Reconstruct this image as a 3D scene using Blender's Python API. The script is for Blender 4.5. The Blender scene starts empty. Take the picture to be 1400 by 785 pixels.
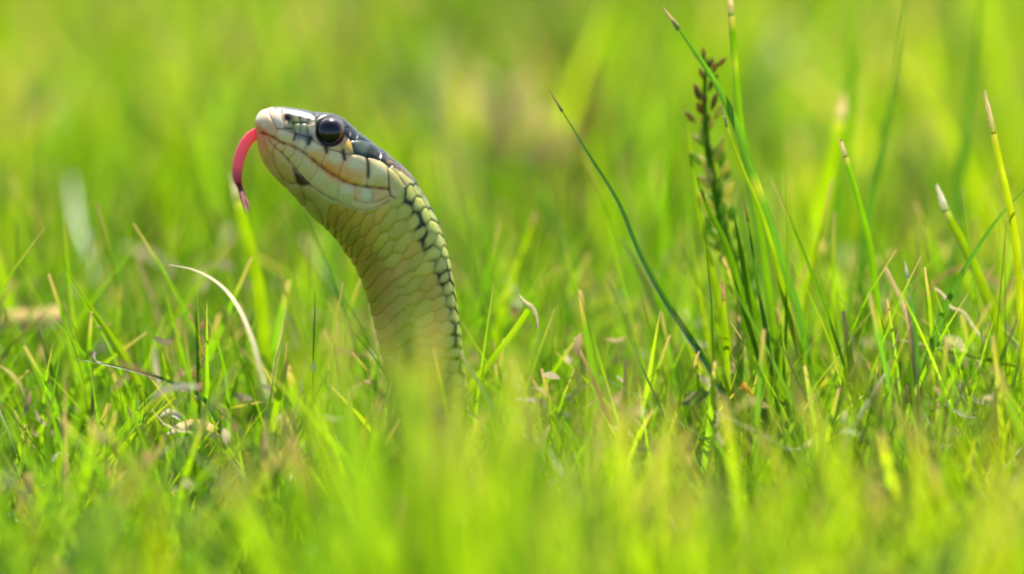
import bpy, math, random
import numpy as np

# ------------------------------------------------------------------ camera, sky, sun, exposure
sc = bpy.context.scene
COL = sc.collection
random.seed(7)
RNG = np.random.default_rng(11)
R = math.radians

PITCH = R(9.0)          # camera looks slightly down into the lawn
DIST = 1.5              # metres from lens to the animal
S = 0.155 / 1400.0      # metres per photograph pixel at the animal's distance
ZC = 0.0607             # height of the frame's centre above the soil, at the animal
RIGHT = np.array([1.0, 0, 0])
FWD = np.array([0, math.cos(PITCH), -math.sin(PITCH)])
UP = np.array([0, math.sin(PITCH), math.cos(PITCH)])
T0 = np.array([0, 0, ZC])
CAM = T0 - FWD * DIST

cd = bpy.data.cameras.new('camera')
cam = bpy.data.objects.new('camera', cd)
COL.objects.link(cam)
cam.location = CAM
cam.rotation_euler = (R(90) - PITCH, 0, 0)
cd.sensor_width = 36
cd.lens = 36 * DIST / (1400 * S)
cd.clip_start = 0.01
cd.clip_end = 500
cd.dof.use_dof = True
cd.dof.focus_distance = DIST - 0.003
cd.dof.aperture_fstop = 6.9
sc.camera = cam

SUN_EL, SUN_AZ = R(55), R(8)      # high, behind the animal
world = bpy.data.worlds.new('World')
sc.world = world
world.use_nodes = True
wn = world.node_tree
sky = wn.nodes.new('ShaderNodeTexSky')
sky.sky_type = 'NISHITA'
sky.sun_disc = False
sky.sun_elevation = SUN_EL
sky.sun_rotation = SUN_AZ
bg = wn.nodes['Background']
bg.inputs['Strength'].default_value = 0.10
wn.links.new(sky.outputs[0], bg.inputs['Color'])
sl = bpy.data.lights.new('sun', 'SUN')
sl.energy = 5.0
sl.angle = R(0.5)
sl.color = (1.0, 0.93, 0.78)
sun = bpy.data.objects.new('sun', sl)
COL.objects.link(sun)
sun.rotation_euler = (R(90) - SUN_EL, 0, math.pi - SUN_AZ + math.pi)
from mathutils import Vector
sdir = Vector((math.sin(SUN_AZ) * math.cos(SUN_EL), math.cos(SUN_AZ) * math.cos(SUN_EL), math.sin(SUN_EL)))
sun.rotation_euler = sdir.to_track_quat('Z', 'Y').to_euler()
sc.view_settings.view_transform = 'Standard'
sc.view_settings.look = 'None'
sc.view_settings.exposure = 0.98
sc.view_settings.gamma = 1.0
sc.render.engine = 'CYCLES'
sc.cycles.use_denoising = True
sc.cycles.filter_width = 2.2
sc.cycles.max_bounces = 10
sc.cycles.diffuse_bounces = 5
sc.cycles.transmission_bounces = 8
sc.cycles.sample_clamp_indirect = 6.0


# ------------------------------------------------------------------ helpers
def lin(c):
    c = np.asarray(c, float) / 255.0
    return np.where(c <= 0.04045, c / 12.92, ((c + 0.055) / 1.055) ** 2.4)


def at(u, v, y):
    """world point seen at photograph pixel (u, v) on the upright plane at depth y"""
    d = FWD * DIST + RIGHT * (u - 700) * S + UP * (392.5 - v) * S
    k = (y - CAM[1]) / d[1]
    return CAM + d * k


def project(P):
    q = P - CAM
    w = q @ FWD
    return 700 + (q @ RIGHT) / w * DIST / S, 392.5 - (q @ UP) / w * DIST / S


def tag(o, label=None, cat=None, group=None, kind=None):
    if label: o['label'] = label
    if cat: o['category'] = cat
    if group: o['group'] = group
    if kind: o['kind'] = kind
    return o


def mesh_obj(name, verts, faces, mat, col=None, uv=None, parent=None, smooth=True, live=None):
    """verts (n,3), faces (m,4) or list; col (n,3) linear colour per vertex; uv (n,2)"""
    me = bpy.data.meshes.new(name)
    verts = np.asarray(verts, np.float32)
    if isinstance(faces, np.ndarray):
        m, k = faces.shape
        me.vertices.add(len(verts))
        me.vertices.foreach_set('co', verts.ravel())
        me.loops.add(m * k)
        me.loops.foreach_set('vertex_index', faces.astype(np.int32).ravel())
        me.polygons.add(m)
        me.polygons.foreach_set('loop_start', np.arange(0, m * k, k, dtype=np.int32))
        me.polygons.foreach_set('loop_total', np.full(m, k, np.int32))
        me.update(calc_edges=True)
    else:
        me.from_pydata(verts.tolist(), [], faces)
    if smooth:
        me.polygons.foreach_set('use_smooth', np.ones(len(me.polygons), bool))
    if col is not None:
        a = me.attributes.new('tint', 'FLOAT_COLOR', 'POINT')
        c4 = np.ones((len(verts), 4), np.float32)
        c4[:, :3] = col
        if live is not None: c4[:, 3] = live
        a.data.foreach_set('color', c4.ravel())
    if uv is not None:
        a = me.attributes.new('blade_uv', 'FLOAT_VECTOR', 'POINT')
        c3 = np.zeros((len(verts), 3), np.float32)
        c3[:, :2] = uv
        a.data.foreach_set('vector', c3.ravel())
    me.materials.append(mat)
    o = bpy.data.objects.new(name, me)
    COL.objects.link(o)
    if parent is not None:
        o.parent = parent
    return o


def empty(name, loc=(0, 0, 0)):
    o = bpy.data.objects.new(name, None)
    o.location = loc
    o.empty_display_size = 0.01
    COL.objects.link(o)
    return o


def crom(P, n):
    """Catmull-Rom through P, n samples, evenly over the index"""
    P = np.asarray(P, float)
    k = len(P)
    t = np.linspace(0, k - 1, n)
    return crom_t(P, t)


def crom_t(P, t):
    P = np.asarray(P, float)
    if P.ndim == 1: P = P[:, None]
    k = len(P)
    i = np.clip(np.floor(t).astype(int), 0, k - 2)
    f = (t - i)[:, None]
    g = lambda j: P[np.clip(j, 0, k - 1)]
    p0, p1, p2, p3 = g(i - 1), g(i), g(i + 1), g(i + 2)
    p0 = np.where((i == 0)[:, None], 2 * p1 - p2, p0)
    p3 = np.where((i == k - 2)[:, None], 2 * p2 - p1, p3)
    return 0.5 * (2 * p1 + (p2 - p0) * f + (2 * p0 - 5 * p1 + 4 * p2 - p3) * f ** 2 + (3 * p1 - p0 - 3 * p2 + p3) * f ** 3)


def resample(P, n):
    """even arc-length samples of a smooth curve through P"""
    Q = crom(P, max(80, n * 6))
    d = np.r_[0, np.cumsum(np.linalg.norm(np.diff(Q, axis=0), axis=1))]
    t = np.linspace(0, d[-1], n)
    return np.stack([np.interp(t, d, Q[:, k]) for k in range(Q.shape[1])], 1)


# ------------------------------------------------------------------ materials
def new_mat(name):
    m = bpy.data.materials.new(name)
    m.use_nodes = True
    nt = m.node_tree
    nt.nodes.clear()
    return m, nt, nt.nodes, nt.links


def leaf_material(name, trans=0.5, gloss=0.07, warm=(1.45, 1.22, 0.35), rough=0.38):
    """thin leaf: diffuse + light coming through + a waxy sheen; tint attribute, fine lengthwise veins"""
    m, nt, N, L = new_mat(name)
    out = N.new('ShaderNodeOutputMaterial')
    at_ = N.new('ShaderNodeAttribute'); at_.attribute_name = 'tint'
    uv = N.new('ShaderNodeAttribute'); uv.attribute_name = 'blade_uv'
    mp = N.new('ShaderNodeMapping'); mp.inputs['Scale'].default_value = (9, 0.35, 1)
    L.new(uv.outputs['Vector'], mp.inputs['Vector'])
    nz = N.new('ShaderNodeTexNoise'); nz.inputs['Scale'].default_value = 1.0
    nz.inputs['Detail'].default_value = 2
    L.new(mp.outputs[0], nz.inputs['Vector'])
    rmp = N.new('ShaderNodeMapRange')
    rmp.inputs['From Min'].default_value = 0.3; rmp.inputs['From Max'].default_value = 0.7
    rmp.inputs['To Min'].default_value = 0.72; rmp.inputs['To Max'].default_value = 1.22
    L.new(nz.outputs['Fac'], rmp.inputs['Value'])
    mul = N.new('ShaderNodeMix'); mul.data_type = 'RGBA'; mul.blend_type = 'MULTIPLY'
    mul.inputs[0].default_value = 1.0
    L.new(at_.outputs['Color'], mul.inputs[6]); L.new(rmp.outputs[0], mul.inputs[7])
    tw = N.new('ShaderNodeMix'); tw.data_type = 'RGBA'; tw.blend_type = 'MULTIPLY'
    tw.inputs[0].default_value = 1.0
    wm = N.new('ShaderNodeMix'); wm.data_type = 'RGBA'; wm.inputs[6].default_value = (1.15, 1.05, 0.85, 1); wm.inputs[7].default_value = (*warm, 1)
    L.new(at_.outputs['Alpha'], wm.inputs[0]); L.new(wm.outputs[2], tw.inputs[7])
    L.new(mul.outputs[2], tw.inputs[6])
    df = N.new('ShaderNodeBsdfDiffuse'); L.new(mul.outputs[2], df.inputs['Color'])
    tr = N.new('ShaderNodeBsdfTranslucent'); L.new(tw.outputs[2], tr.inputs['Color'])
    mx = N.new('ShaderNodeMixShader'); mx.inputs[0].default_value = trans
    L.new(df.outputs[0], mx.inputs[1]); L.new(tr.outputs[0], mx.inputs[2])
    gl = N.new('ShaderNodeBsdfGlossy'); gl.inputs['Roughness'].default_value = rough
    fr = N.new('ShaderNodeFresnel'); fr.inputs['IOR'].default_value = 1.38
    ml = N.new('ShaderNodeMath'); ml.operation = 'MULTIPLY'; ml.inputs[1].default_value = gloss * 10
    L.new(fr.outputs[0], ml.inputs[0])
    m2 = N.new('ShaderNodeMixShader')
    L.new(ml.outputs[0], m2.inputs[0]); L.new(mx.outputs[0], m2.inputs[1]); L.new(gl.outputs[0], m2.inputs[2])
    bp = N.new('ShaderNodeBump'); bp.inputs['Strength'].default_value = 0.25; bp.inputs['Distance'].default_value = 0.0002
    L.new(nz.outputs['Fac'], bp.inputs['Height'])
    for n_ in (df, gl): L.new(bp.outputs[0], n_.inputs['Normal'])
    L.new(m2.outputs[0], out.inputs['Surface'])
    return m


M_GRASS = leaf_material('grass_leaf', 0.6, 0.005, (2.25, 1.78, 0.28))
M_HERO = leaf_material('grass_leaf_close', 0.56, 0.018, (2.0, 1.75, 0.2))
M_STRAW = leaf_material('dry_straw', 0.5, 0.006, (1.2, 1.1, 0.9), 0.5)


def skin_material():
    m, nt, N, L = new_mat('snake_skin')
    out = N.new('ShaderNodeOutputMaterial')
    b = N.new('ShaderNodeBsdfPrincipled')
    a = N.new('ShaderNodeAttribute'); a.attribute_name = 'tint'
    tc = N.new('ShaderNodeTexCoord')
    nz = N.new('ShaderNodeTexNoise'); nz.inputs['Scale'].default_value = 2600; nz.inputs['Detail'].default_value = 4
    L.new(tc.outputs['Object'], nz.inputs['Vector'])
    rp = N.new('ShaderNodeMapRange'); rp.inputs['To Min'].default_value = 0.82; rp.inputs['To Max'].default_value = 1.16
    L.new(nz.outputs['Fac'], rp.inputs['Value'])
    mu = N.new('ShaderNodeMix'); mu.data_type = 'RGBA'; mu.blend_type = 'MULTIPLY'; mu.inputs[0].default_value = 1
    L.new(a.outputs['Color'], mu.inputs[6]); L.new(rp.outputs[0], mu.inputs[7])
    L.new(mu.outputs[2], b.inputs['Base Color'])
    b.inputs['Roughness'].default_value = 0.3
    b.inputs['Specular IOR Level'].default_value = 0.4
    b.inputs['Subsurface Weight'].default_value = 0.12
    b.inputs['Subsurface Radius'].default_value = (1.0, 0.6, 0.25)
    b.inputs['Subsurface Scale'].default_value = 0.0006
    bp = N.new('ShaderNodeBump'); bp.inputs['Strength'].default_value = 0.2; bp.inputs['Distance'].default_value = 0.0001
    L.new(nz.outputs['Fac'], bp.inputs['Height']); L.new(bp.outputs[0], b.inputs['Normal'])
    L.new(b.outputs[0], out.inputs['Surface'])
    return m


def wet_material(name, rough=0.06, coat=1.0, sss=0.0, spec=0.5):
    m, nt, N, L = new_mat(name)
    out = N.new('ShaderNodeOutputMaterial')
    b = N.new('ShaderNodeBsdfPrincipled')
    a = N.new('ShaderNodeAttribute'); a.attribute_name = 'tint'
    L.new(a.outputs['Color'], b.inputs['Base Color'])
    b.inputs['Roughness'].default_value = rough
    b.inputs['Specular IOR Level'].default_value = spec
    b.inputs['Coat Weight'].default_value = coat
    b.inputs['Coat Roughness'].default_value = 0.06
    b.inputs['Coat IOR'].default_value = 1.5
    if sss:
        b.inputs['Subsurface Weight'].default_value = sss
        b.inputs['Subsurface Radius'].default_value = (1.0, 0.35, 0.4)
        b.inputs['Subsurface Scale'].default_value = 0.003
    L.new(b.outputs[0], out.inputs['Surface'])
    return m


M_SKIN = skin_material()
M_EYE = wet_material('snake_eye', 0.25, 0.85, 0.0, 0.25)
M_TONGUE = wet_material('snake_tongue', 0.35, 0.35, 0.8)
nt_ = M_TONGUE.node_tree
tl_ = nt_.nodes.new('ShaderNodeBsdfTranslucent'); ta_ = nt_.nodes.new('ShaderNodeAttribute'); ta_.attribute_name = 'tint'
mx_ = nt_.nodes.new('ShaderNodeMixShader'); mx_.inputs[0].default_value = 0.4
o_ = [n for n in nt_.nodes if n.type == 'OUTPUT_MATERIAL'][0]; b_ = [n for n in nt_.nodes if n.type == 'BSDF_PRINCIPLED'][0]
nt_.links.new(ta_.outputs['Color'], tl_.inputs['Color']); nt_.links.new(b_.outputs[0], mx_.inputs[1]); nt_.links.new(tl_.outputs[0], mx_.inputs[2])
nt_.links.new(mx_.outputs[0], o_.inputs['Surface'])
M_TIP = wet_material('snake_tongue_tip', 0.6, 0.0, 0.2, 0.2)


def soil_material():
    m, nt, N, L = new_mat('lawn_soil')
    out = N.new('ShaderNodeOutputMaterial')
    b = N.new('ShaderNodeBsdfPrincipled'); b.inputs['Roughness'].default_value = 0.95
    tc = N.new('ShaderNodeTexCoord')
    nz = N.new('ShaderNodeTexNoise'); nz.inputs['Scale'].default_value = 90; nz.inputs['Detail'].default_value = 8
    L.new(tc.outputs['Object'], nz.inputs['Vector'])
    cr = N.new('ShaderNodeValToRGB')
    cr.color_ramp.elements[0].position = 0.3; cr.color_ramp.elements[0].color = (0.03, 0.045, 0.01, 1)
    cr.color_ramp.elements[1].position = 0.7; cr.color_ramp.elements[1].color = (0.12, 0.16, 0.03, 1)
    e = cr.color_ramp.elements.new(0.5); e.color = (0.06, 0.10, 0.015, 1)
    L.new(nz.outputs['Fac'], cr.inputs[0]); L.new(cr.outputs[0], b.inputs['Base Color'])
    bp = N.new('ShaderNodeBump'); bp.inputs['Strength'].default_value = 0.7; bp.inputs['Distance'].default_value = 0.004
    L.new(nz.outputs['Fac'], bp.inputs['Height']); L.new(bp.outputs[0], b.inputs['Normal'])
    L.new(b.outputs[0], out.inputs['Surface'])
    return m


# ------------------------------------------------------------------ ground
gv, gf = [], []
for r_ in (0, 1, 4, 20, 100, 300):
    gv += [(r_ * math.cos(a), r_ * math.sin(a), 0) for a in np.linspace(0, 2 * math.pi, 24, endpoint=False)] if r_ else [(0, 0, 0)]
for k in range(24):
    gf.append((0, 1 + k, 1 + (k + 1) % 24))
for ring in range(4):
    o_ = 1 + ring * 24
    for k in range(24):
        gf.append((o_ + k, o_ + 24 + k, o_ + 24 + (k + 1) % 24, o_ + (k + 1) % 24))
tag(mesh_obj('ground', gv, gf, soil_material()), kind='structure')


# ------------------------------------------------------------------ lawn grass (uncountable)
PAL = np.array([[0.100, 0.225, 0.012], [0.135, 0.270, 0.012], [0.070, 0.190, 0.014], [0.155, 0.290, 0.014],
                [0.060, 0.160, 0.040], [0.085, 0.215, 0.012], [0.115, 0.235, 0.025]])
PW = np.array([.20, .19, .15, .14, .10, .12, .10])
DEAD = np.array([[0.42, 0.36, 0.20], [0.34, 0.25, 0.12], [0.46, 0.42, 0.28], [0.20, 0.13, 0.07]])


def vnoise(x, y, f, seed):
    """smooth value noise for clumping"""
    g = np.random.default_rng(seed).random((64, 64))
    X, Y = x * f + 31.7, y * f + 17.3
    i, j = np.floor(X).astype(int), np.floor(Y).astype(int)
    a, b = X - i, Y - j
    a, b = a * a * (3 - 2 * a), b * b * (3 - 2 * b)
    q = lambda m, n: g[m % 64, n % 64]
    return (q(i, j) * (1 - a) + q(i + 1, j) * a) * (1 - b) + (q(i, j + 1) * (1 - a) + q(i + 1, j + 1) * a) * b


def build_blades(name, bx, by, h, lean, wid, K, fold, deadp, label, tips=0.3, bend_k=0.12):
    n = len(bx)
    az = RNG.uniform(0, 2 * math.pi, n)
    lean_a = lean * RNG.uniform(0.1, 1.0, n)
    bend = RNG.gamma(2.0, bend_k, n)
    kink = RNG.random(n) < 0.06
    t = np.linspace(0, 1, K + 1)[None, :]
    hor = (lean_a[:, None] * t + bend[:, None] * t ** 2.3) * h[:, None]
    ver = (t - 0.32 * np.minimum(bend, 1.2)[:, None] * t ** 2.6) * h[:, None]
    dirx, diry = np.cos(az)[:, None], np.sin(az)[:, None]
    wig = (RNG.normal(0, 0.03, (n, 1)) * np.sin(t * RNG.uniform(2, 6, (n, 1)))) * h[:, None]
    X = bx[:, None] + dirx * hor - diry * wig
    Y = by[:, None] + diry * hor + dirx * wig
    Z = ver
    P = np.stack([X, Y, Z], 2)
    # half-width direction: horizontal, turned on the blade's axis and twisting along it
    wa = az + math.pi / 2 + RNG.normal(0, 0.7, n)
    tw = RNG.normal(0, 0.9, n)
    wa = wa[:, None] + tw[:, None] * t
    wd = np.stack([np.cos(wa), np.sin(wa), np.zeros_like(wa)], 2)
    cut = RNG.random(n) < tips
    prof_p = np.clip((1 - t) / 0.55, 0, 1) ** 0.75
    prof_c = np.clip((1 - t) / 0.04, 0.45, 1)
    prof = np.where(cut[:, None], prof_c, prof_p) * (0.7 + 0.3 * np.sin(np.clip(t * 2.2, 0, 1.57)))
    hw = (wid[:, None] / 2 * np.maximum(prof, 0.03))[:, :, None]
    col = PAL[RNG.choice(len(PAL), n, p=PW)] * 1.22 * RNG.uniform(0.68, 1.28, (n, 1))
    patch = (0.5 * vnoise(bx, by, 9, 5) + 0.5 * vnoise(bx, by, 31, 6))[:, None]
    col = col * (0.74 + 0.62 * patch) * np.where(patch > 0.5, [[1.14, 1.0, 0.9]], [[0.90, 1.0, 1.2]])
    dead = RNG.random(n) < deadp
    col[dead] = (0.8 if fold else 0.55) * DEAD[RNG.choice(4, dead.sum(), p=[.45, .25, .2, .1])] * RNG.uniform(0.7, 1.15, (dead.sum(), 1))
    C = np.repeat(col[:, None, :], K + 1, 1)
    # pale sheath at the base, cut or withered tips
    C = C * 1.0
    base = np.clip(1 - t / 0.25, 0, 1)[:, :, None] * 0.5
    C = C * (1 - base) + base * np.array([0.21, 0.31, 0.045])
    tipm = (np.clip((t - 0.93) / 0.05, 0, 1) * (cut | (RNG.random(n) < 0.25))[:, None])[:, :, None] * 0.9
    C = C * (1 - tipm) + tipm * np.array([0.46, 0.34, 0.20])
    LV = np.repeat(np.where(dead, 0.0, 1.0)[:, None], K + 1, 1) * (1 - tipm[:, :, 0]) * (1 - base[:, :, 0])
    m = 3 if fold else 2
    if fold:
        nrm = np.cross(wd, np.array([0, 0, 1.0]))
        V = np.stack([P - wd * hw, P + nrm * hw * 0.45, P + wd * hw], 2)
    else:
        V = np.stack([P - wd * hw, P + wd * hw], 2)
    CC = np.repeat(C[:, :, None, :], m, 2)
    uu = np.linspace(-0.5, 0.5, m)
    UV = np.zeros((n, K + 1, m, 2))
    UV[..., 0] = uu[None, None, :] + RNG.uniform(0, 50, (n, 1, 1))
    UV[..., 1] = (t * 1.0)[:, :, None] * h[:, None, None] * 600
    idx = np.arange(n * (K + 1) * m).reshape(n, K + 1, m)
    F = np.stack([idx[:, :-1, :-1], idx[:, :-1, 1:], idx[:, 1:, 1:], idx[:, 1:, :-1]], -1).reshape(-1, 4)
    o = mesh_obj(name, V.reshape(-1, 3), F, M_GRASS, CC.reshape(-1, 3), UV.reshape(-1, 2), live=np.repeat(LV[:, :, None], m, 2).ravel())
    tag(o, label, None, None, 'stuff')
    return o


def limit_height(bx, by, h):
    """keep the grass in front of the animal low enough that its head and neck stand clear, as in the photograph"""
    tip = np.stack([bx, by, h * 0.95], 1)
    u, v = project(tip)
    rnd = RNG.random(len(bx))
    lim = np.where((u > 250) & (u < 690), 440 + 190 * rnd ** 0.7, 410 + 260 * rnd ** 0.8)
    lim = np.where((u > 470) & (u < 670) & (by > -0.06), np.maximum(lim, 470 + 80 * rnd), lim)
    lim = np.where((u > 500) & (u < 670) & (by <= -0.08), 415 + 170 * rnd, lim)
    fr = by < 0.012
    k = fr & (v < lim)
    # height that puts the tip on the limit line
    need = np.empty_like(h)
    w = DIST + by * math.cos(PITCH)
    need = h - (lim - v) * S * w / DIST / math.cos(PITCH)
    h = np.where(k, np.maximum(need, 0.012), h)
    b = (by >= 0.012) & (by < 0.16)
    lim2 = 230 + 270 * rnd ** 0.6
    k = b & (v < lim2)
    need = h - (lim2 - v) * S * w / DIST / math.cos(PITCH)
    h = np.where(k, np.maximum(need, 0.012), h)
    return h


def scatter(n, x0, x1, y0, y1, thin=None):
    x = RNG.uniform(x0, x1, n); y = RNG.uniform(y0, y1, n)
    if thin is not None:
        k = RNG.random(n) < thin(x, y)
        x, y = x[k], y[k]
    return x, y


clump = lambda x, y: np.clip(0.25 + 1.3 * vnoise(x, y, 45, 3) * (0.55 + 0.6 * vnoise(x, y, 16, 9)), 0, 1)
off_body = lambda x, y: 1.0 - ((x > -0.028) & (x < 0.0) & (abs(y) < 0.007))


def front_density(x, y):
    d = np.where(x < -0.01, 0.6, 0.95) * np.where(y < -0.13, 0.42, 1.0) * np.where(y < -0.24, 0.5, 1.0)
    return clump(x, y) * d


# near zone around the plane of focus
x, y = scatter(15000, -0.16, 0.16, -0.055, 0.16, lambda a, b: clump(a, b) * off_body(a, b))
h = limit_height(x, y, np.clip(RNG.normal(np.where(y > 0.012, 0.058, 0.050), 0.013, len(x)), 0.02, 0.09))
build_blades('lawn_grass', x, y, h, 0.35, RNG.uniform(0.0004, 0.0011, len(x)) * np.where(RNG.random(len(x)) < 0.15, 1.5, 1), 9, True, 0.035,
             'short bright green lawn grass growing around the snake')
# finer, taller blades standing through it on the right and between
x, y = scatter(560, 0.035, 0.15, -0.02, 0.08, lambda a, b: clump(a + 0.3, b))
build_blades('lawn_grass', x, y, np.clip(RNG.normal(0.064, 0.008, len(x)), 0.04, 0.082), 0.22, RNG.uniform(0.0004, 0.0009, len(x)), 9, True, 0.03,
             'thin tall lawn grass on the right of the seed head', bend_k=0.08)
x, y = scatter(420, -0.13, 0.035, 0.015, 0.10, lambda a, b: clump(a + 0.3, b))
build_blades('lawn_grass', x, y, np.clip(RNG.normal(0.064, 0.008, len(x)), 0.04, 0.08), 0.22, RNG.uniform(0.0004, 0.0009, len(x)), 9, True, 0.03,
             'thin tall lawn grass rising just behind the snake', bend_k=0.08)
# foreground, out of focus
x, y = scatter(11500, -0.16, 0.16, -0.40, -0.055, front_density)
h = limit_height(x, y, np.clip(RNG.normal(0.054, 0.013, len(x)), 0.02, 0.085))
build_blades('lawn_grass', x, y, h, 0.35, RNG.uniform(0.0007, 0.0017, len(x)), 6, True, 0.008,
             'soft out of focus lawn grass in the foreground')
# a tuft of it between the lens and the animal's neck
x, y = scatter(60, -0.026, 0.002, -0.26, -0.10)
h = limit_height(x, y, np.full(len(x), 0.09))
build_blades('lawn_grass', x, y, h, 0.2, RNG.uniform(0.0012, 0.0024, len(x)), 6, True, 0.0,
             'soft tuft of bright lawn grass in front of the snake neck', bend_k=0.06)
# behind the animal
x, y = scatter(27000, -0.26, 0.26, 0.16, 1.15, clump)
h = np.clip(RNG.normal(0.060, 0.016, len(x)), 0.02, 0.12)
build_blades('lawn_grass', x, y, h, 0.4, RNG.uniform(0.001, 0.0028, len(x)), 5, False, 0.04,
             'blurred yellow green lawn grass behind the snake')
# lawn to the sides and farther off
def ring(a, b):
    return ((np.abs(a) > 0.16) | (b > 1.15) | (b < -0.40)) & ~((np.abs(a) < 0.26) & (b > 0.16) & (b < 1.15)) & ~((np.abs(a) < 0.12) & (b < -0.4))
x, y = scatter(26000, -0.8, 0.8, -0.5, 1.9, lambda a, b: clump(a, b) * ring(a, b))
h = np.clip(RNG.normal(0.052, 0.013, len(x)), 0.02, 0.10)
build_blades('lawn_grass', x, y, h, 0.4, RNG.uniform(0.0015, 0.0032, len(x)), 4, False, 0.03,
             'lawn grass spreading to both sides of the snake')
x, y = scatter(30000, -5, 5, -1.0, 9.0, lambda a, b: (~((np.abs(a) < 0.8) & (b < 1.9))).astype(float))
h = np.clip(RNG.normal(0.065, 0.015, len(x)), 0.02, 0.12)
build_blades('lawn_grass', x, y, h, 0.5, RNG.uniform(0.006, 0.014, len(x)), 3, False, 0.02,
             'far lawn grass running back from the snake')


# ------------------------------------------------------------------ the garter snake
Zp = lambda x, y: (290 + x / 3.49, 120 + y / 3.49)
DV = [((203, 171), (203, 179), 2), ((210, 140), (209, 216), 17), ((232, 112), (215, 268), 27), ((268, 97), (224, 310), 34),
      ((320, 91), (250, 368), 40), ((400, 98), (297, 428), 46), ((480, 113), (350, 482), 51), ((560, 124), (405, 540), 56),
      ((636, 156), (455, 595), 60), ((712, 219), (508, 645), 64), ((790, 274), (555, 688), 66), ((870, 334), (597, 733), 65)]
DVp = [(Zp(*d), Zp(*v), w) for d, v, w in DV]
DVp += [((560.5, 236), (470, 344), 63), ((575, 258), (478.5, 354), 60), ((588, 280), (487, 370), 57), ((600, 304), (495, 388), 55), ((609, 330), (502, 408), 54),
        ((616, 358), (508, 430), 53), ((621.5, 391), (514, 455), 53), ((626.5, 425), (520, 480), 53), ((632, 463), (526, 507), 53),
        ((636, 500), (531, 535), 53), ((640, 540), (536, 568), 53), ((645, 600), (541, 615), 53), ((648, 650), (544, 655), 53), ((650, 700), (546, 700), 53)]
nD = len(DVp)
Dk = np.array([d for d, v, w in DVp]); Vk = np.array([v for d, v, w in DVp]); Wk = np.array([w for d, v, w in DVp], float)
tt = np.r_[np.linspace(0, 1, 40) ** 1.6, np.linspace(1, 12, 560)[1:], np.linspace(12, 22, 260)[1:], np.linspace(22, nD - 1, 50)[1:]]
Dp, Vp, Wp = crom_t(Dk, tt), crom_t(Vk, tt), crom_t(Wk, tt)[:, 0]
Cc = (Dp + Vp) / 2
Ax = (Dp - Vp) / 2
Nphi = 340
phi = np.linspace(0, 2 * math.pi, Nphi, endpoint=False)
nexp = np.interp(tt, [0, 2, 5, 11, 15, 18], [2.0, 2.1, 2.35, 2.35, 2.1, 2.0])[:, None]
ca = np.sign(np.cos(phi)) * np.abs(np.cos(phi))[None, :] ** (2 / nexp)
sb = np.sign(np.sin(phi)) * np.abs(np.sin(phi))[None, :] ** (2 / nexp)
# jaw: narrower towards the chin, a brow ridge above the eye
taper = 1 - np.interp(tt, [0, 3, 10, 16], [0.1, 0.22, 0.2, 0.0])[:, None] * np.clip(-ca, 0, 1) ** 1.3
U = Cc[:, :1] + Ax[:, :1] * ca
Vv = Cc[:, 1:] + Ax[:, 1:] * ca
Wd = -Wp[:, None] * sb * taper            # photo pixels away from the lens; phi in (0, pi) faces the lens
G0 = np.stack([U, Vv, Wd], 2)


def grid_normals(G):
    gs = np.gradient(G, axis=0)
    gp = np.roll(G, -1, 1) - np.roll(G, 1, 1)
    n = np.cross(gs, gp)
    n /= np.linalg.norm(n, axis=2, keepdims=True) + 1e-9
    c = np.concatenate([Cc, np.zeros((len(Cc), 1))], 1)[:, None, :]
    if ((n * (G - c)).sum(2) > 0).mean() < 0.5: n = -n
    return n


Nn = grid_normals(G0)
s_arc = np.r_[0, np.cumsum(np.linalg.norm(np.diff(Cc, axis=0), axis=1))][:, None] * np.ones((1, Nphi))
# arc length around the section from the back, in pixels
dphi = np.linalg.norm(np.diff(np.concatenate([G0, G0[:, :1]], 1), axis=1), axis=2)
q = np.cumsum(np.concatenate([np.zeros((len(tt), 1)), dphi[:, :-1]], 1), 1)
per = dphi.sum(1, keepdims=True)
q_arc = np.minimum(q, per - q)
# the neck is rolled a little so that the belly turns towards the lens lower down
roll = np.interp(s_arc[:, 0], [120, 230, 330, 480], [0.0, 0.05, 0.17, 0.24])[:, None]
ring_ = q / per * 2.0 + roll
ring_ = np.where(ring_ > 1.0, ring_ - 2.0, ring_)
ring_ = np.where(ring_ > 1.0, ring_ - 2.0, ring_)
frac = np.abs(ring_)                       # 0 back .. 1 belly


def dist_poly(pts, zoom=True):
    P = np.array([Zp(*p) for p in pts] if zoom else pts, float)
    d = np.full(U.shape, 1e9)
    lo, hi = P.min(0) - 14, P.max(0) + 14
    msk = (U > lo[0]) & (U < hi[0]) & (Vv > lo[1]) & (Vv < hi[1])
    if not msk.any(): return d
    x_, y_ = U[msk], Vv[msk]
    dm = np.full(x_.shape, 1e9)
    for a, b in zip(P[:-1], P[1:]):
        e = b - a
        t = np.clip(((x_ - a[0]) * e[0] + (y_ - a[1]) * e[1]) / (e @ e + 1e-9), 0, 1)
        dm = np.minimum(dm, np.hypot(x_ - a[0] - t * e[0], y_ - a[1] - t * e[1]))
    d[msk] = dm
    return d


def in_poly(pts, zoom=True):
    P = np.array([Zp(*p) for p in pts] if zoom else pts, float)
    ins = np.zeros(U.shape, bool)
    j = len(P) - 1
    for i in range(len(P)):
        c = (P[i, 1] > Vv) != (P[j, 1] > Vv)
        xi = (P[j, 0] - P[i, 0]) * (Vv - P[i, 1]) / (P[j, 1] - P[i, 1] + 1e-12) + P[i, 0]
        ins ^= c & (U < xi)
        j = i
    return ins


def soft_poly(pts, w=1.2, zoom=True):
    ins = in_poly(pts, zoom)
    d = dist_poly(list(pts) + [pts[0]], zoom)
    return np.clip(0.5 + np.where(ins, d, -d) / (2 * w), 0, 1)


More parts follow.
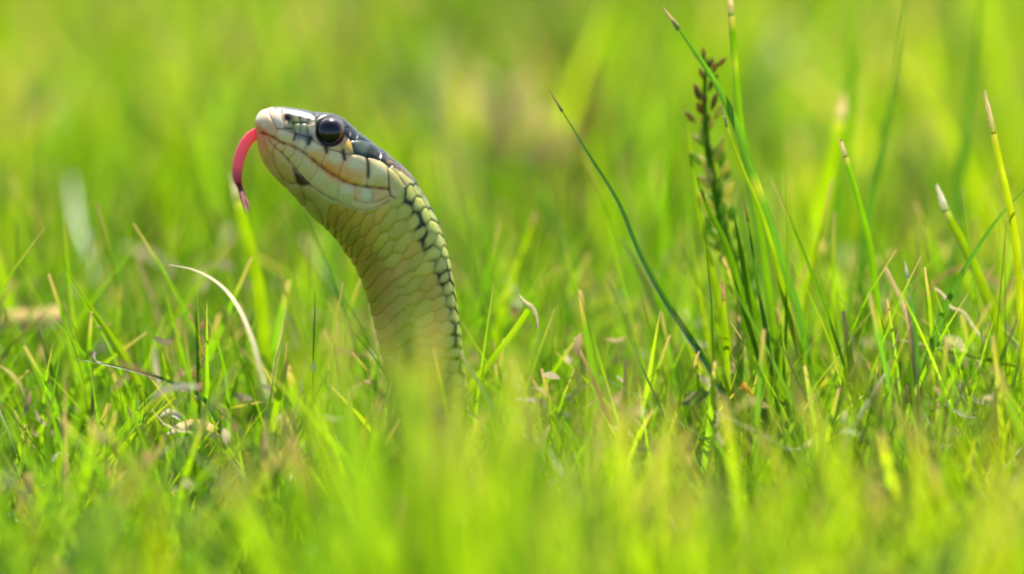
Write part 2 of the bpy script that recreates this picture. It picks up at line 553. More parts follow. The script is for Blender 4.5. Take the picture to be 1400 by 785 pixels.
def idw(ctrl, p=3.2):
    num = np.zeros(U.shape + (3,)); den = np.zeros(U.shape)
    for x_, y_, c in ctrl:
        a, b = Zp(x_, y_)
        w = 1 / (np.hypot(U - a, Vv - b) ** p + 2.0)
        num += w[..., None] * lin(c); den += w
    return num / den[..., None]


pale = idw([(225, 135, (232, 214, 190)), (250, 170, (228, 200, 165)), (275, 205, (226, 176, 130)), (222, 190, (226, 130, 105)), (240, 222, (220, 110, 80)),
            (250, 262, (222, 150, 105)), (228, 285, (205, 160, 110)), (310, 130, (214, 206, 190)), (330, 165, (206, 206, 190)), (345, 215, (212, 206, 170)),
            (375, 245, (214, 200, 150)), (410, 195, (150, 172, 130)), (395, 165, (96, 116, 66)), (440, 200, (135, 165, 132)), (435, 165, (88, 108, 76)),
            (490, 195, (198, 202, 176)), (480, 150, (90, 100, 80)), (425, 236, (110, 124, 138)), (455, 240, (96, 112, 122)), (430, 265, (200, 204, 172)),
            (500, 280, (206, 205, 165)), (500, 330, (200, 176, 92)), (590, 335, (212, 208, 160)), (590, 400, (212, 160, 60)), (560, 385, (206, 158, 66)),
            (690, 360, (206, 212, 172)), (690, 435, (200, 176, 90)), (650, 430, (205, 165, 70)), (800, 395, (200, 214, 164)), (800, 455, (182, 188, 112)),
            (880, 430, (176, 188, 120)), (655, 270, (205, 192, 96)), (710, 280, (96, 124, 122)), (640, 250, (120, 110, 90)),
            (290, 262, (206, 172, 118)), (330, 288, (196, 188, 122)), (375, 325, (190, 192, 130)), (440, 365, (186, 194, 138)), (520, 425, (184, 198, 142)),
            (570, 480, (176, 196, 130)), (645, 490, (186, 204, 168)), (640, 525, (172, 192, 124)), (735, 510, (182, 204, 166)), (700, 505, (190, 186, 130)),
            (800, 505, (190, 180, 118)), (270, 340, (176, 160, 90)), (340, 395, (172, 168, 92)), (360, 445, (158, 156, 84)), (480, 545, (146, 158, 72)),
            (560, 575, (150, 166, 78)), (430, 535, (138, 142, 70)), (580, 640, (140, 154, 62)), (520, 600, (140, 150, 62))])
cap = idw([(270, 100, (206, 198, 190)), (320, 100, (140, 138, 130)), (380, 112, (74, 86, 84)), (440, 118, (58, 70, 66)), (520, 126, (44, 52, 42)),
           (600, 150, (34, 42, 36)), (660, 200, (26, 38, 36)), (720, 228, (22, 42, 52)), (770, 300, (24, 46, 40)), (720, 285, (84, 112, 112)), (700, 262, (66, 96, 98)),
           (830, 315, (62, 62, 54)), (870, 345, (112, 98, 74)), (915, 385, (118, 104, 70)), (800, 280, (60, 62, 58))], 4)
CAP = [(290, 60), (292, 104), (315, 110), (340, 122), (385, 144), (450, 152), (492, 156), (500, 230), (640, 240), (668, 252), (684, 318), (740, 331), (795, 344),
       (850, 374), (900, 398), (950, 440), (985, 470), (1100, 480), (1000, 300), (700, 60)]
cap = cap * np.array([0.5, 0.5, 0.52]); pale = pale * np.array([1.06, 0.97, 1.15])
mot = vnoise(U * 0.01, Vv * 0.01, 17, 21) * 0.6 + vnoise(U * 0.01, Vv * 0.01, 41, 22) * 0.4
cap = cap * (0.55 + 1.0 * mot)[..., None]
k = (np.clip((mot - 0.58) / 0.12, 0, 1) * 0.5 * np.clip((U - 505) / 25, 0, 1))[..., None]
cap = cap * (1 - k) + k * lin((122, 116, 66))
mc = soft_poly(CAP, 0.9)
rgb = pale * (1 - mc[..., None]) + cap * mc[..., None]
# the crown proper, turned away from the lens: uniform dark olive, pale towards the snout
top = np.clip((0.10 - frac) / 0.05, 0, 1) * np.clip((tt[:, None] - 3.6) / 1.5, 0, 1)
rgb = rgb * (1 - 0.6 * top[..., None]) + 0.6 * top[..., None] * lin((52, 58, 48))

H = np.zeros(U.shape)
DK = lin((14, 26, 32)); BR = lin((70, 62, 34)); RD = lin((150, 72, 26)); MG = lin((48, 16, 12)); OL = lin((88, 92, 46))
mouth = [(232, 218), (262, 227), (300, 244), (330, 263), (380, 279), (430, 306), (480, 345), (520, 376), (560, 406), (600, 429), (640, 451), (700, 468), (760, 476), (820, 480), (850, 484)]
SEAMS = [  # polyline, colour, colour strength, colour width, groove depth, groove width
    (mouth, lin((96, 44, 20)), 0.95, 1.6, 3.2, 1.7),
    ([(480, 345), (520, 376), (560, 406), (600, 429), (640, 451)], RD, 0.55, 2.6, 0, 1),
    ([(310, 196), (350, 202), (410, 222), (470, 241), (500, 262), (548, 290), (600, 304), (640, 318), (690, 318), (740, 331), (800, 345), (850, 378)], DK, 0.75, 1.2, 0.8, 1.2),
    ([(403, 224), (392, 250)], DK, 0.9, 1.9, 0.6, 1.4), ([(392, 250), (378, 277)], BR, 0.3, 1.0, 0.6, 1.0),
    ([(474, 240), (462, 268)], DK, 1.0, 3.0, 0.7, 1.6), ([(462, 268), (436, 308)], BR, 0.35, 1.0, 0.6, 1.0),
    ([(546, 286), (550, 308)], DK, 1.0, 3.0, 0.7, 1.6), ([(550, 308), (522, 374)], BR, 0.35, 1.0, 0.6, 1.0),
    ([(628, 302), (636, 342)], DK, 1.0, 3.0, 0.7, 1.6), ([(636, 342), (604, 428)], BR, 0.5, 1.1, 0.6, 1.0),
    ([(743, 333), (749, 385), (748, 425)], DK, 1.0, 2.5, 0.9, 1.6), ([(748, 425), (742, 472)], BR, 0.7, 1.2, 0.6, 1.0),
    ([(842, 385), (846, 440), (852, 490), (856, 515), (880, 530)], DK, 0.85, 1.3, 0.7, 1.3),
    ([(850, 378), (880, 405), (905, 440), (925, 470)], BR, 0.5, 1.1, 0.6, 1.2),
    # snout plates
    ([(262, 106), (282, 145), (302, 180), (312, 198), (300, 240)], lin((150, 110, 80)), 0.7, 1.2, 0.8, 1.2),
    ([(350, 192), (372, 196), (384, 198)], DK, 1.0, 1.5, 0.6, 1.3),
    ([(382, 150), (390, 186), (402, 222)], lin((40, 52, 34)), 0.75, 1.4, 0.7, 1.2),
    ([(420, 150), (424, 178), (420, 220)], lin((40, 52, 34)), 0.7, 1.3, 0.7, 1.2), ([(462, 158), (456, 200), (466, 240)], lin((40, 56, 50)), 0.8, 1.5, 0.7, 1.2),
    ([(388, 172), (424, 170), (460, 172)], lin((40, 52, 34)), 0.6, 1.2, 0.6, 1.2), ([(326, 110), (338, 150), (350, 190)], lin((90, 84, 76)), 0.55, 1.2, 0.6, 1.2),
    # temple plates
    ([(668, 250), (676, 285), (684, 318)], DK, 0.9, 1.5, 0.8, 1.3), ([(640, 225), (672, 250), (720, 248), (780, 268)], DK, 0.85, 1.6, 0.7, 1.3),
    ([(790, 270), (806, 310), (800, 345)], DK, 0.85, 1.7, 0.8, 1.3), ([(800, 290), (840, 322), (860, 372)], DK, 0.6, 1.3, 0.8, 1.3),
    ([(850, 320), (885, 350), (900, 398)], DK, 0.6, 1.3, 0.8, 1.3), ([(820, 320), (860, 345), (905, 372), (940, 405)], lin((40, 36, 26)), 0.5, 1.3, 0.6, 1.3),
    ([(640, 175), (660, 215), (650, 250)], lin((8, 14, 14)), 0.6, 1.6, 0.6, 1.2),
    ([(475, 106), (492, 140)], lin((10, 16, 16)), 0.7, 1.6, 0.6, 1.2), ([(700, 205), (690, 245)], lin((8, 14, 14)), 0.6, 1.4, 0.6, 1.2),
    # lower lip
    ([(268, 244), (296, 286), (330, 312), (360, 345), (386, 374), (420, 418), (470, 470), (520, 505), (560, 528), (610, 550), (660, 572), (720, 588), (790, 575), (850, 540)], lin((62, 56, 34)), 0.8, 1.3, 1.3, 1.5),
    ([(300, 246), (318, 262), (296, 286)], BR, 0.6, 1.1, 0.8, 1.1), ([(338, 268), (350, 290), (334, 314)], BR, 0.6, 1.1, 0.8, 1.1), ([(395, 290), (394, 316), (362, 346)], BR, 0.55, 1.1, 0.8, 1.1),
    ([(440, 318), (430, 360), (402, 396)], BR, 0.4, 1.0, 0.6, 1.0), ([(512, 376), (500, 410), (474, 440), (462, 462)], BR, 0.45, 1.1, 0.7, 1.1), ([(606, 440), (606, 490), (600, 544)], BR, 0.4, 1.1, 0.7, 1.1),
    ([(682, 470), (690, 500), (682, 540)], lin((150, 100, 60)), 0.5, 1.5, 0.7, 1.1), ([(762, 480), (772, 510), (768, 545)], lin((150, 100, 60)), 0.5, 1.4, 0.7, 1.1),
    ([(684, 538), (730, 552), (790, 545), (850, 518)], lin((130, 104, 56)), 0.6, 1.3, 0.7, 1.2),
    # chin shields
    ([(296, 286), (290, 325), (300, 370), (330, 425), (372, 462), (400, 455)], OL, 0.7, 1.3, 0.9, 1.3), ([(330, 312), (372, 362), (392, 400)], OL, 0.7, 1.3, 0.9, 1.3),
    ([(250, 262), (268, 310), (290, 330)], OL, 0.5, 1.3, 0.7, 1.3), ([(372, 462), (412, 468), (440, 520), (446, 560), (432, 575)], lin((72, 70, 36)), 0.75, 1.4, 0.9, 1.3),
    ([(446, 530), (480, 550), (512, 592), (530, 640), (528, 665)], lin((76, 72, 36)), 0.7, 1.4, 0.9, 1.3), ([(330, 425), (360, 500), (400, 535)], OL, 0.55, 1.3, 0.7, 1.3),
]
for si_, (pts, c, st, cw, gd, gw) in enumerate(SEAMS):
    if np.mean([p_[1] - 0.62 * p_[0] for p_ in pts]) > 70: st *= 0.72     # faint between the lower plates
    d = dist_poly(crom(pts, 6 * len(pts)) if len(pts) > 2 else pts)
    vary = 0.75 + 0.25 * np.sin(U * 0.31 + Vv * 0.23 + si_)
    if c is DK: vary = 1.0
    k = (st * vary * np.exp(-(d / cw) ** 2))[..., None]
    rgb = rgb * (1 - k) + k * c
    if gd: H -= 1.2 * gd * np.exp(-(d / gw) ** 2) + 0.6 * gd * np.exp(-(d / (gw * 3.4)) ** 2)
for pts, c, st, w in [([(384, 384), (402, 402), (440, 432), (470, 468), (430, 472), (402, 458), (398, 430)], MG, 0.95, 1.8), ([(610, 568), (630, 572), (648, 602), (630, 610), (616, 590)], lin((44, 18, 10)), 0.95, 1.3),
                      ([(342, 128), (362, 124), (378, 140), (382, 165), (366, 174), (348, 158)], lin((10, 11, 9)), 1.0, 1.6)]:
    k = (soft_poly(pts, w) * st)[..., None]
    rgb = rgb * (1 - k) + k * c
d = np.hypot((U - Zp(362, 150)[0]) / 1.0, (Vv - Zp(362, 150)[1]) / 1.3)
H -= 2.2 * np.exp(-(d / 3.8) ** 2)
# small pores on the snout
for (x_, y_) in [(300, 130), (420, 262), (452, 292), (345, 233), (408, 330), (388, 305), (560, 352), (520, 300)]:
    a, b = Zp(x_, y_); d = np.hypot(U - a, Vv - b)
    k = (0.35 * np.exp(-(d / 1.2) ** 2))[..., None]; rgb = rgb * (1 - k) + k * OL
# orbit
EU, EV, ER = 452.3, 181.8, 19.4
de = np.hypot(U - EU, Vv - EV)
k = np.clip((21.2 - de) / 1.6, 0, 1)[..., None] * 0.96
rgb = rgb * (1 - k) + k * lin((13, 14, 12))
H -= 4.5 * np.clip((ER - 0.5 - de) / 3, 0, 1) - 0.4 * np.exp(-((de - 22.5) / 2.2) ** 2)
H += 1.2 * np.exp(-((de - 24.5) / 3.0) ** 2) * (Vv < EV - 8)

# ---- body scales behind the head: staggered rows on the back and sides, broad plates on the belly
HEADPOLY = [(100, 0), (1005, 0), (960, 452), (925, 472), (880, 530), (852, 545), (790, 576), (720, 590), (660, 574), (610, 552), (560, 566), (548, 640), (520, 672), (400, 700), (100, 600)]
head = in_poly(HEADPOLY)
dh = dist_poly(HEADPOLY + [HEADPOLY[0]])
headm = np.clip(0.5 + np.where(head, dh, -dh) / 3.0, 0, 1)
half = per / 2
qn = frac * 88.0 + 4 * np.sin(s_arc / 55.0)
wrow = lambda x_: x_
PWD, PLN = 9.8, 16.5
r0 = np.clip(qn, 0, 200) / PWD
# rows widen towards the belly
r_ = np.where(r0 < 3, r0, 3 + (r0 - 3) * 0.74)
sj = (s_arc + 30 * np.clip(0.55 - frac, -0.5, 1) * np.clip((430 - s_arc) / 200, 0.2, 1)) / PLN
best = np.full(U.shape, 9.0); second = np.full(U.shape, 9.0); cid = np.zeros(U.shape); fy = np.zeros(U.shape)
for di in (-1, 0, 1):
    ri = np.floor(r_ + 0.5) + di
    off = np.where(ri % 2 == 0, 0.0, 0.5)
    for dj in (-1, 0, 1):
        si = np.floor(sj - off + 0.5) + dj
        jx = 0.16 * np.sin(ri * 12.9 + si * 78.2); jy = 0.13 * np.sin(ri * 39.3 + si * 11.1)
        dx = (r_ - ri - jx); dy = (sj - off - si - jy)
        dd = np.sqrt(dx * dx * 0.95 + dy * dy * 1.35 + 0.25 * dx * dx * dy)
        upd = dd < best
        second = np.where(upd, best, np.minimum(second, dd))
        cid = np.where(upd, (ri * 57.31 + si * 131.7) % 17, cid)
        fy = np.where(upd, dy, fy)
        best = np.where(upd, dd, best)
edge = second - best
thr = np.interp(s_arc[:, 0], [215, 265], [1.05, 0.735])[:, None]
belly = np.clip((frac - thr) / 0.02, 0, 1)
bj = (s_arc + 34 * (1 - frac)) / 22.0
bf = bj - np.floor(bj)
bedge = np.minimum(bf, 1 - bf)
edge = edge * (1 - belly) + np.minimum(bedge * 2.2, 1) * belly
edge = np.where(belly > 0, np.minimum(edge, np.abs(frac - thr - 0.01) * 30 + 0.05), edge)
sc_h = 1.3 * np.clip(edge / 0.34, 0, 1) ** 0.7 - 1.3 + 1.5 * fy * (1 - belly) + belly * (bf - 0.5) * 1.5
rv = (np.sin(cid * 91.7) * 43758.5) % 1.0
wv_ = (np.sin(cid * 33.1) * 9758.5) % 1.0
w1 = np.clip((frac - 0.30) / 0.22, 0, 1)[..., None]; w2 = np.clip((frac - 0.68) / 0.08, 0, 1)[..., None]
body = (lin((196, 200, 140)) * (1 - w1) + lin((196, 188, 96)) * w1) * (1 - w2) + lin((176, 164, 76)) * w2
body = body * (0.88 + 0.22 * rv[..., None])
tan = (wv_ > 0.55)[..., None] * 0.45 * np.clip((430 - s_arc) / 80, 0, 1)[..., None] * w1
body = body * (1 - tan) + tan * lin((206, 160, 96))
# overlap shadow put into the colour: lower edge of each scale darker, upper paler
body = body * (1 + 0.16 * np.clip(-fy, -0.5, 0.5) * (1 - belly))[..., None]
# back: dark with two rows of black checks and a pale stripe along the spine
bk = np.clip((0.20 - frac) / 0.05, 0, 1)[..., None]
body = body * (1 - bk) + bk * np.where(((rv > 0.5) & (frac < 0.19))[..., None], lin((18, 22, 18)), lin((120, 126, 80)))
st_ = np.clip((0.05 - frac) / 0.02, 0, 1)[..., None]
body = body * (1 - st_) + st_ * lin((150, 150, 92))
seamw = np.exp(-(edge / 0.12) ** 2)
dark_lat = np.clip((0.47 - frac) / 0.06, 0, 1)
band = np.exp(-((frac - 0.36 - 0.05 * np.sin(s_arc / 21)) / 0.055) ** 2)
blk = np.exp(-(edge / 0.36) ** 2) * dark_lat * np.clip(0.25 + 1.1 * band + 0.3 * np.sin(s_arc / 31 + frac * 9), 0.1, 1)
body = body * np.array([0.74, 0.86, 0.50]) * (1.12 - 0.34 * np.clip((frac - 0.5) / 0.3, 0, 1))[..., None]  # olive tone, plus shade on the belly side put into the skin colour
k = (seamw * np.where(belly > 0.5, 0.10, 0.17))[..., None]; body = body * (1 - k) + k * lin((112, 92, 42))
blk = blk * (0.5 + 0.8 * (wv_ > 0.35))
k = np.clip(blk * 1.05, 0, 0.97)[..., None]; body = body * (1 - k) + k * lin((14, 26, 24))
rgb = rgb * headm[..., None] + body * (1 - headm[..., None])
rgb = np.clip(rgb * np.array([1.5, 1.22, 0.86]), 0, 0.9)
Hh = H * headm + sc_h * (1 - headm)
Hh = Hh * np.clip(s_arc / 6, 0, 1)

G = G0 + Nn * Hh[..., None]
Wpos = T0[None, None] + RIGHT * ((G[..., 0] - 700) * S)[..., None] + UP * ((392.5 - G[..., 1]) * S)[..., None] + FWD * (G[..., 2] * S)[..., None]
# the rest of the body: bends to the ground and lies through the grass to the right
last_c = T0 + RIGHT * (Cc[-1, 0] - 700) * S + UP * (392.5 - Cc[-1, 1]) * S
rad0 = np.linalg.norm(Ax[-1]) * S
Rb = last_c[2] - rad0 * 0.98
path, dors, rads = [], [], []
for a in np.linspace(0, math.pi / 2, 22)[1:]:
    path.append(last_c + np.array([Rb * (1 - math.cos(a)), 0.006 * (a / 1.57) ** 2, -Rb * math.sin(a)]))
    dors.append((math.cos(a), 0, math.sin(a))); rads.append(rad0)
nx = 90
for k_ in range(1, nx + 1):
    f = k_ / nx
    pr = max(rad0 * (1 - f ** 1.6), 0.0006)
    path.append(np.array([path[21 - 1][0] + 0.34 * f, path[20][1] + 0.05 * f + 0.025 * math.sin(f * 9), pr * 0.98]))
    dors.append((0, 0, 1)); rads.append(pr)
path = np.array(path); dors = np.array(dors); rads = np.array(rads)
tan_ = np.gradient(path, axis=0); tan_ /= np.linalg.norm(tan_, axis=1, keepdims=True)
sidev = np.cross(tan_, dors); sidev /= np.linalg.norm(sidev, axis=1, keepdims=True)
if (sidev[0] @ FWD) > 0: sidev = -sidev
extra = path[:, None, :] + dors[:, None, :] * (rads[:, None] * np.cos(phi)[None])[..., None] + sidev[:, None, :] * (rads[:, None] * np.sin(phi)[None])[..., None]
Wall = np.concatenate([Wpos, extra], 0)
erow = np.repeat(rgb[-1][None], len(path), 0)
Call = np.concatenate([rgb, erow], 0)
ns = len(Wall)
idx = np.arange(ns * Nphi).reshape(ns, Nphi)
nxt = np.roll(idx, -1, 1)
F = np.stack([idx[:-1], nxt[:-1], nxt[1:], idx[1:]], -1).reshape(-1, 4)
snake = empty('garter_snake', (float(last_c[0] + 0.02), 0, 0))
tag(snake, 'garter snake raising its pale yellow head out of the grass with tongue out', 'snake')
so = np.array(snake.location)
mesh_obj('body', Wall.reshape(-1, 3) - so, F[:, ::-1].copy(), M_SKIN, Call.reshape(-1, 3), None, snake)


def surf_pt(u, v, w):
    return T0 + RIGHT * (u - 700) * S + UP * (392.5 - v) * S + FWD * w * S - so


# eyes
near = np.argmin(np.hypot(U - EU, Vv - EV)[:, :Nphi // 2].ravel())
dsurf = abs(Wd[:, :Nphi // 2].ravel()[near])
na, nb = 40, 28
for sgn in (-1, 1):
    cen = surf_pt(EU, EV, sgn * (dsurf - 9.0))
    vs, cs = [], []
    for j in range(nb + 1):
        th = math.pi * j / nb                       # 0 = outward pole
        for i in range(na):
            ph = 2 * math.pi * i / na
            lx, ly, lz = math.sin(th) * math.cos(ph), math.sin(th) * math.sin(ph), math.cos(th)
            p = cen + (RIGHT * lx + UP * ly) * ER * S * 1.0 + FWD * sgn * lz * 15.5 * S
            vs.append(p)
            rr = math.sin(th) if th < math.pi / 2 else 1
            c = lin((30, 17, 12))
            if 0.70 < rr < 0.94:
                lowr = 0.04 + 0.96 * max(0, math.cos(ph - R(-40)))
                c = c * (1 - 0.8 * lowr) + 0.8 * lowr * lin((190, 110, 84))
            cs.append(c)
    fs = [(j * na + i, j * na + (i + 1) % na, (j + 1) * na + (i + 1) % na, (j + 1) * na + i) for j in range(nb) for i in range(na)]
    fs = np.array(fs) if sgn > 0 else np.array(fs)[:, ::-1].copy()
    eye = mesh_obj('eye', vs, fs[:, ::-1].copy(), M_EYE, np.array(cs), None, snake)
    # pupil: a low dome a hair proud of the eyeball
    vs, cs = [], []
    for j in range(9):
        th = 0.001 + R(45) * j / 8
        for i in range(na):
            ph = 2 * math.pi * i / na
            k_ = 1.012
            vs.append(cen + (RIGHT * math.sin(th) * math.cos(ph) + UP * math.sin(th) * math.sin(ph)) * ER * S * k_ + FWD * sgn * math.cos(th) * 15.5 * S * k_)
            cs.append(lin((4, 4, 5)))
    fs = np.array([(j * na + i, j * na + (i + 1) % na, (j + 1) * na + (i + 1) % na, (j + 1) * na + i) for j in range(8) for i in range(na)])
    if sgn < 0: fs = fs[:, ::-1].copy()
    mesh_obj('pupil', vs, fs[:, ::-1].copy(), M_EYE, np.array(cs), None, eye)


def tube(pts3, rad, nseg, nring, flat=1.0, flat_dir=None):
    """closed tube through pts3 (world) with radius list; flat squeezes it along flat_dir"""
    P = resample(np.c_[np.asarray(pts3, float), np.asarray(rad, float)], nseg)
    rr, P = P[:, 3], P[:, :3]
    tg = np.gradient(P, axis=0); tg /= np.linalg.norm(tg, axis=1, keepdims=True) + 1e-12
    ref = np.array(flat_dir if flat_dir is not None else (0.0, 1.0, 0.0))
    b = ref[None] - (tg @ ref)[:, None] * tg
    b /= np.linalg.norm(b, axis=1, keepdims=True) + 1e-12
    a = np.cross(tg, b)
    an = np.linspace(0, 2 * math.pi, nring, endpoint=False)
    V = P[:, None] + (a[:, None] * np.cos(an)[None, :, None] + b[:, None] * flat * np.sin(an)[None, :, None]) * rr[:, None, None]
    idx = np.arange(nseg * nring).reshape(nseg, nring); nx_ = np.roll(idx, -1, 1)
    F = np.stack([idx[:-1], idx[1:], nx_[1:], nx_[:-1]], -1).reshape(-1, 4)
    t = np.repeat(np.linspace(0, 1, nseg), nring)
    return V.reshape(-1, 3), F, t


# tongue
tp = [(262, 216, 0), (235, 213, 0), (200, 224, -1), (165, 258, -3), (138, 315, -6), (122, 380, -10), (122, 430, -14), (132, 468, -18)]
P3 = [surf_pt(*Zp(x_, y_), w) for x_, y_, w in tp]
V_, F_, t_ = tube(P3, [6.2 * S, 7.4 * S, 7.9 * S, 8.0 * S, 7.9 * S, 7.4 * S, 6.2 * S, 4.0 * S], 48, 16, 0.62, FWD)
c0, c1, c2 = lin((250, 120, 120)), lin((255, 138, 148)), lin((150, 40, 44))
cs = np.array([c0 * (1 - min(1, t * 3)) + c1 * min(1, t * 3) if t < 0.72 else c1 * (1 - (t - 0.72) / 0.28) + c2 * (t - 0.72) / 0.28 for t in t_])
tongue = mesh_obj('tongue', V_, F_, M_TONGUE, cs, None, snake)
for dx, dw, ln in ((-3, -30, 1.0), (3, -6, 0.97)):
    fp = [(132, 462, -17), (142, 496, -26 + dw * 0.2), (156 + dx, 532, -50 + dw), (172 + dx * 1.5, 568 * ln, -90 + dw * 1.6), (188 + dx * 2, 604 * ln, -140 + dw * 2)]
    P3 = [surf_pt(*Zp(x_, y_), w) for x_, y_, w in fp]
    V_, F_, t_ = tube(P3, [4.0 * S, 3.6 * S, 3.2 * S, 2.4 * S, 1.0 * S], 30, 10, 0.8, FWD)
    mesh_obj('tongue_tip', V_, F_, M_TIP, np.array([lin((96, 24, 24)) * (1 - t) + lin((88, 34, 24)) * t for t in t_]), None, tongue)


# ------------------------------------------------------------------ single blades one can pick out
GB = np.array([0.085, 0.215, 0.014]); YG = np.array([0.165, 0.300, 0.012]); BL = np.array([0.055, 0.165, 0.060]); DG = np.array([0.045, 0.150, 0.018])
TAN = np.array([0.70, 0.52, 0.30]); STR = np.array([0.60, 0.52, 0.36]); BRN = np.array([0.24, 0.14, 0.07]); WHT = np.array([0.76, 0.72, 0.62]); PNK = np.array([0.50, 0.24, 0.16])


def to_ground(pts, y0, y1, base=True):
    """pixel polyline from the tip down, depths y0 (tip) to y1 (base); carried on into the soil"""
    n = len(pts)
    d = np.r_[0, np.cumsum([math.hypot(pts[i + 1][0] - pts[i][0], pts[i + 1][1] - pts[i][1]) for i in range(n - 1)])]
    d /= d[-1]
    P = [at(u, v, y0 + (y1 - y0) * f) for (u, v), f in zip(pts, d)]
    if base and P[-1][2] > 0.002:
        e = P[-1] - P[-2]
        e = e / (np.linalg.norm(e) + 1e-9)
        z = P[-1][2]
        q = P[-1] + np.array([e[0] * z * 0.55, e[1] * z * 0.3, -z * 0.55])
        P += [q, np.array([q[0] + e[0] * z * 0.2, q[1], 0.0])]
    return np.array(P)


def ribbon(P3, w, prof, nseg, turn=0.0, twist=0.0, fold=0.35, t0=0.0):
    """V-folded blade; w in metres full width; P3 tip first"""
    P = resample(P3, nseg)
    if t0 > 0:
        P = resample(resample(P3, 400)[int(t0 * 399):], nseg)
    tg = np.gradient(P, axis=0); tg /= np.linalg.norm(tg, axis=1, keepdims=True) + 1e-12
    wv = np.cross(tg, FWD[None]); wv /= np.linalg.norm(wv, axis=1, keepdims=True) + 1e-9
    nv = np.cross(wv, tg)
    t = np.linspace(t0, 1, nseg)
    an = turn + twist * t
    wr = wv * np.cos(an)[:, None] + nv * np.sin(an)[:, None]
    nr = -wv * np.sin(an)[:, None] + nv * np.cos(an)[:, None]
    hw = (w / 2 * prof(t))[:, None]
    V = np.stack([P - wr * hw, P - wr * hw * 0.5 + nr * hw * fold * 0.6, P + nr * hw * fold, P + wr * hw * 0.5 + nr * hw * fold * 0.6, P + wr * hw], 1)
    m = 5
    idx = np.arange(nseg * m).reshape(nseg, m)
    F = np.stack([idx[:-1, :-1], idx[:-1, 1:], idx[1:, 1:], idx[1:, :-1]], -1).reshape(-1, 4)
    L_ = np.linalg.norm(np.diff(P, axis=0), axis=1).sum()
    uv = np.stack([np.repeat(np.linspace(-0.5, 0.5, m)[None], nseg, 0) + random.uniform(0, 50), np.repeat((t * L_ * 600)[:, None], m, 1)], -1)
    return V.reshape(-1, 3), F, np.repeat(t, m), uv.reshape(-1, 2), P


pointed = lambda t: np.clip(t / 0.42, 0.02, 1) ** 0.7
blunt = lambda t: np.clip(0.72 + t * 1.2, 0, 1)


def blade(name, label, cat, pts, y0, y1, w, col, tip=None, tiplen=0.05, cut=False, turn=0.0, twist=0.0, base=True, group=None, mat=None, col2=None, fold=0.35, nodes=()):
    wy = (DIST + y0) / DIST
    P3 = to_ground(pts, y0, y1, base)
    org = P3[-1].copy(); org[2] = 0 if base else org[2]
    V, F, t, uv, P = ribbon(P3 - org, w * S * wy / max(0.35, math.cos(turn)), blunt if cut else pointed, 40, turn, twist, fold, 0.85 * tiplen if tip is not None else 0.0)
    c = np.repeat(np.array(col)[None], len(t), 0)
    if col2 is not None:
        k = np.clip((t - 0.12) / 0.42, 0, 1)[:, None]; c = c * (1 - k) + k * np.array(col2)
    live = np.ones(len(t))
    for f in nodes:      # a joint: paler, slightly swollen band
        k = np.exp(-((t - f) / 0.007) ** 2)[:, None] * 0.7
        c = c * (1 - k) + k * np.array([0.50, 0.46, 0.16])
    if tip is not None:
        k = np.clip((tiplen * 1.25 - t) / (0.9 * tiplen), 0, 1)
        c = c * (1 - k[:, None]) + k[:, None] * np.array(tip); live = 1 - k
    # mottling along the blade
    c = c * (1 + 0.14 * np.sin(t * 41 + random.uniform(0, 6)) * np.sin(t * 17 + random.uniform(0, 6)))[:, None]
    o = mesh_obj(name, V, F, mat or M_HERO, c, uv, live=live if mat is None else None)
    o.location = org
    tag(o, label, cat, group)
    if tip is not None:
        # withered end piece: a slightly wider, frayed sleeve over the blade's end
        n_ = 14
        seg = resample(P3 - org, 160)[:max(6, int(160 * tiplen))]
        e0 = seg[0] - (seg[min(5, len(seg) - 1)] - seg[0]) * 0.25
        Vt, Ft, tt_, uvt, _ = ribbon(np.vstack([e0[None], seg]), w * S * wy * 0.72 / max(0.35, math.cos(turn)), (lambda q_: np.clip(0.5 + 0.65 * q_, 0.3, 1.0) * (1 + 0.12 * np.sin(q_ * 23))) if cut else (lambda q_: np.clip(q_ * 0.55, 0.06, 1) + 0.1), n_, turn, 0, fold)
        rt = np.random.default_rng(len(label))
        kk = np.clip((tt_ - 0.35) / 0.65, 0, 1) ** 1.5
        ct = np.repeat(np.array(tip)[None], len(tt_), 0) * (0.75 + 0.45 * rt.random(len(tt_)))[:, None]
        ct = ct * (1 - kk[:, None]) + kk[:, None] * np.array(col)
        if cut:      # torn end: each strip of the blade stops at its own height
            ax_ = (seg[0] - seg[-1]) / (np.linalg.norm(seg[0] - seg[-1]) + 1e-9)
            Vt = Vt.copy(); Vt[:5] += ax_ * (rt.uniform(-1.2, 0.8, 5) * w * S * 0.9)[:, None]
        mesh_obj('withered_tip', Vt - np.array([0, 0.00012, 0]), Ft, M_STRAW, ct, uvt, o, live=kk)
    return o


def spindle(hl, r, na_, nb_, pinch=0.8):
    vs = []
    for j in range(nb_ + 1):
        f = j / nb_
        rr = r * max(0.03, math.sin(math.pi * f) ** pinch)
        for i in range(na_):
            a = 2 * math.pi * i / na_
            vs.append((rr * math.cos(a), rr * math.sin(a) * 0.8, (f * 2 - 1) * hl))
    fs = np.array([(j * na_ + i, j * na_ + (i + 1) % na_, (j + 1) * na_ + (i + 1) % na_, (j + 1) * na_ + i) for j in range(nb_) for i in range(na_)])
    return np.array(vs), fs


BLD = 'grass blade'
GRP = 'single grass blades standing above the lawn'
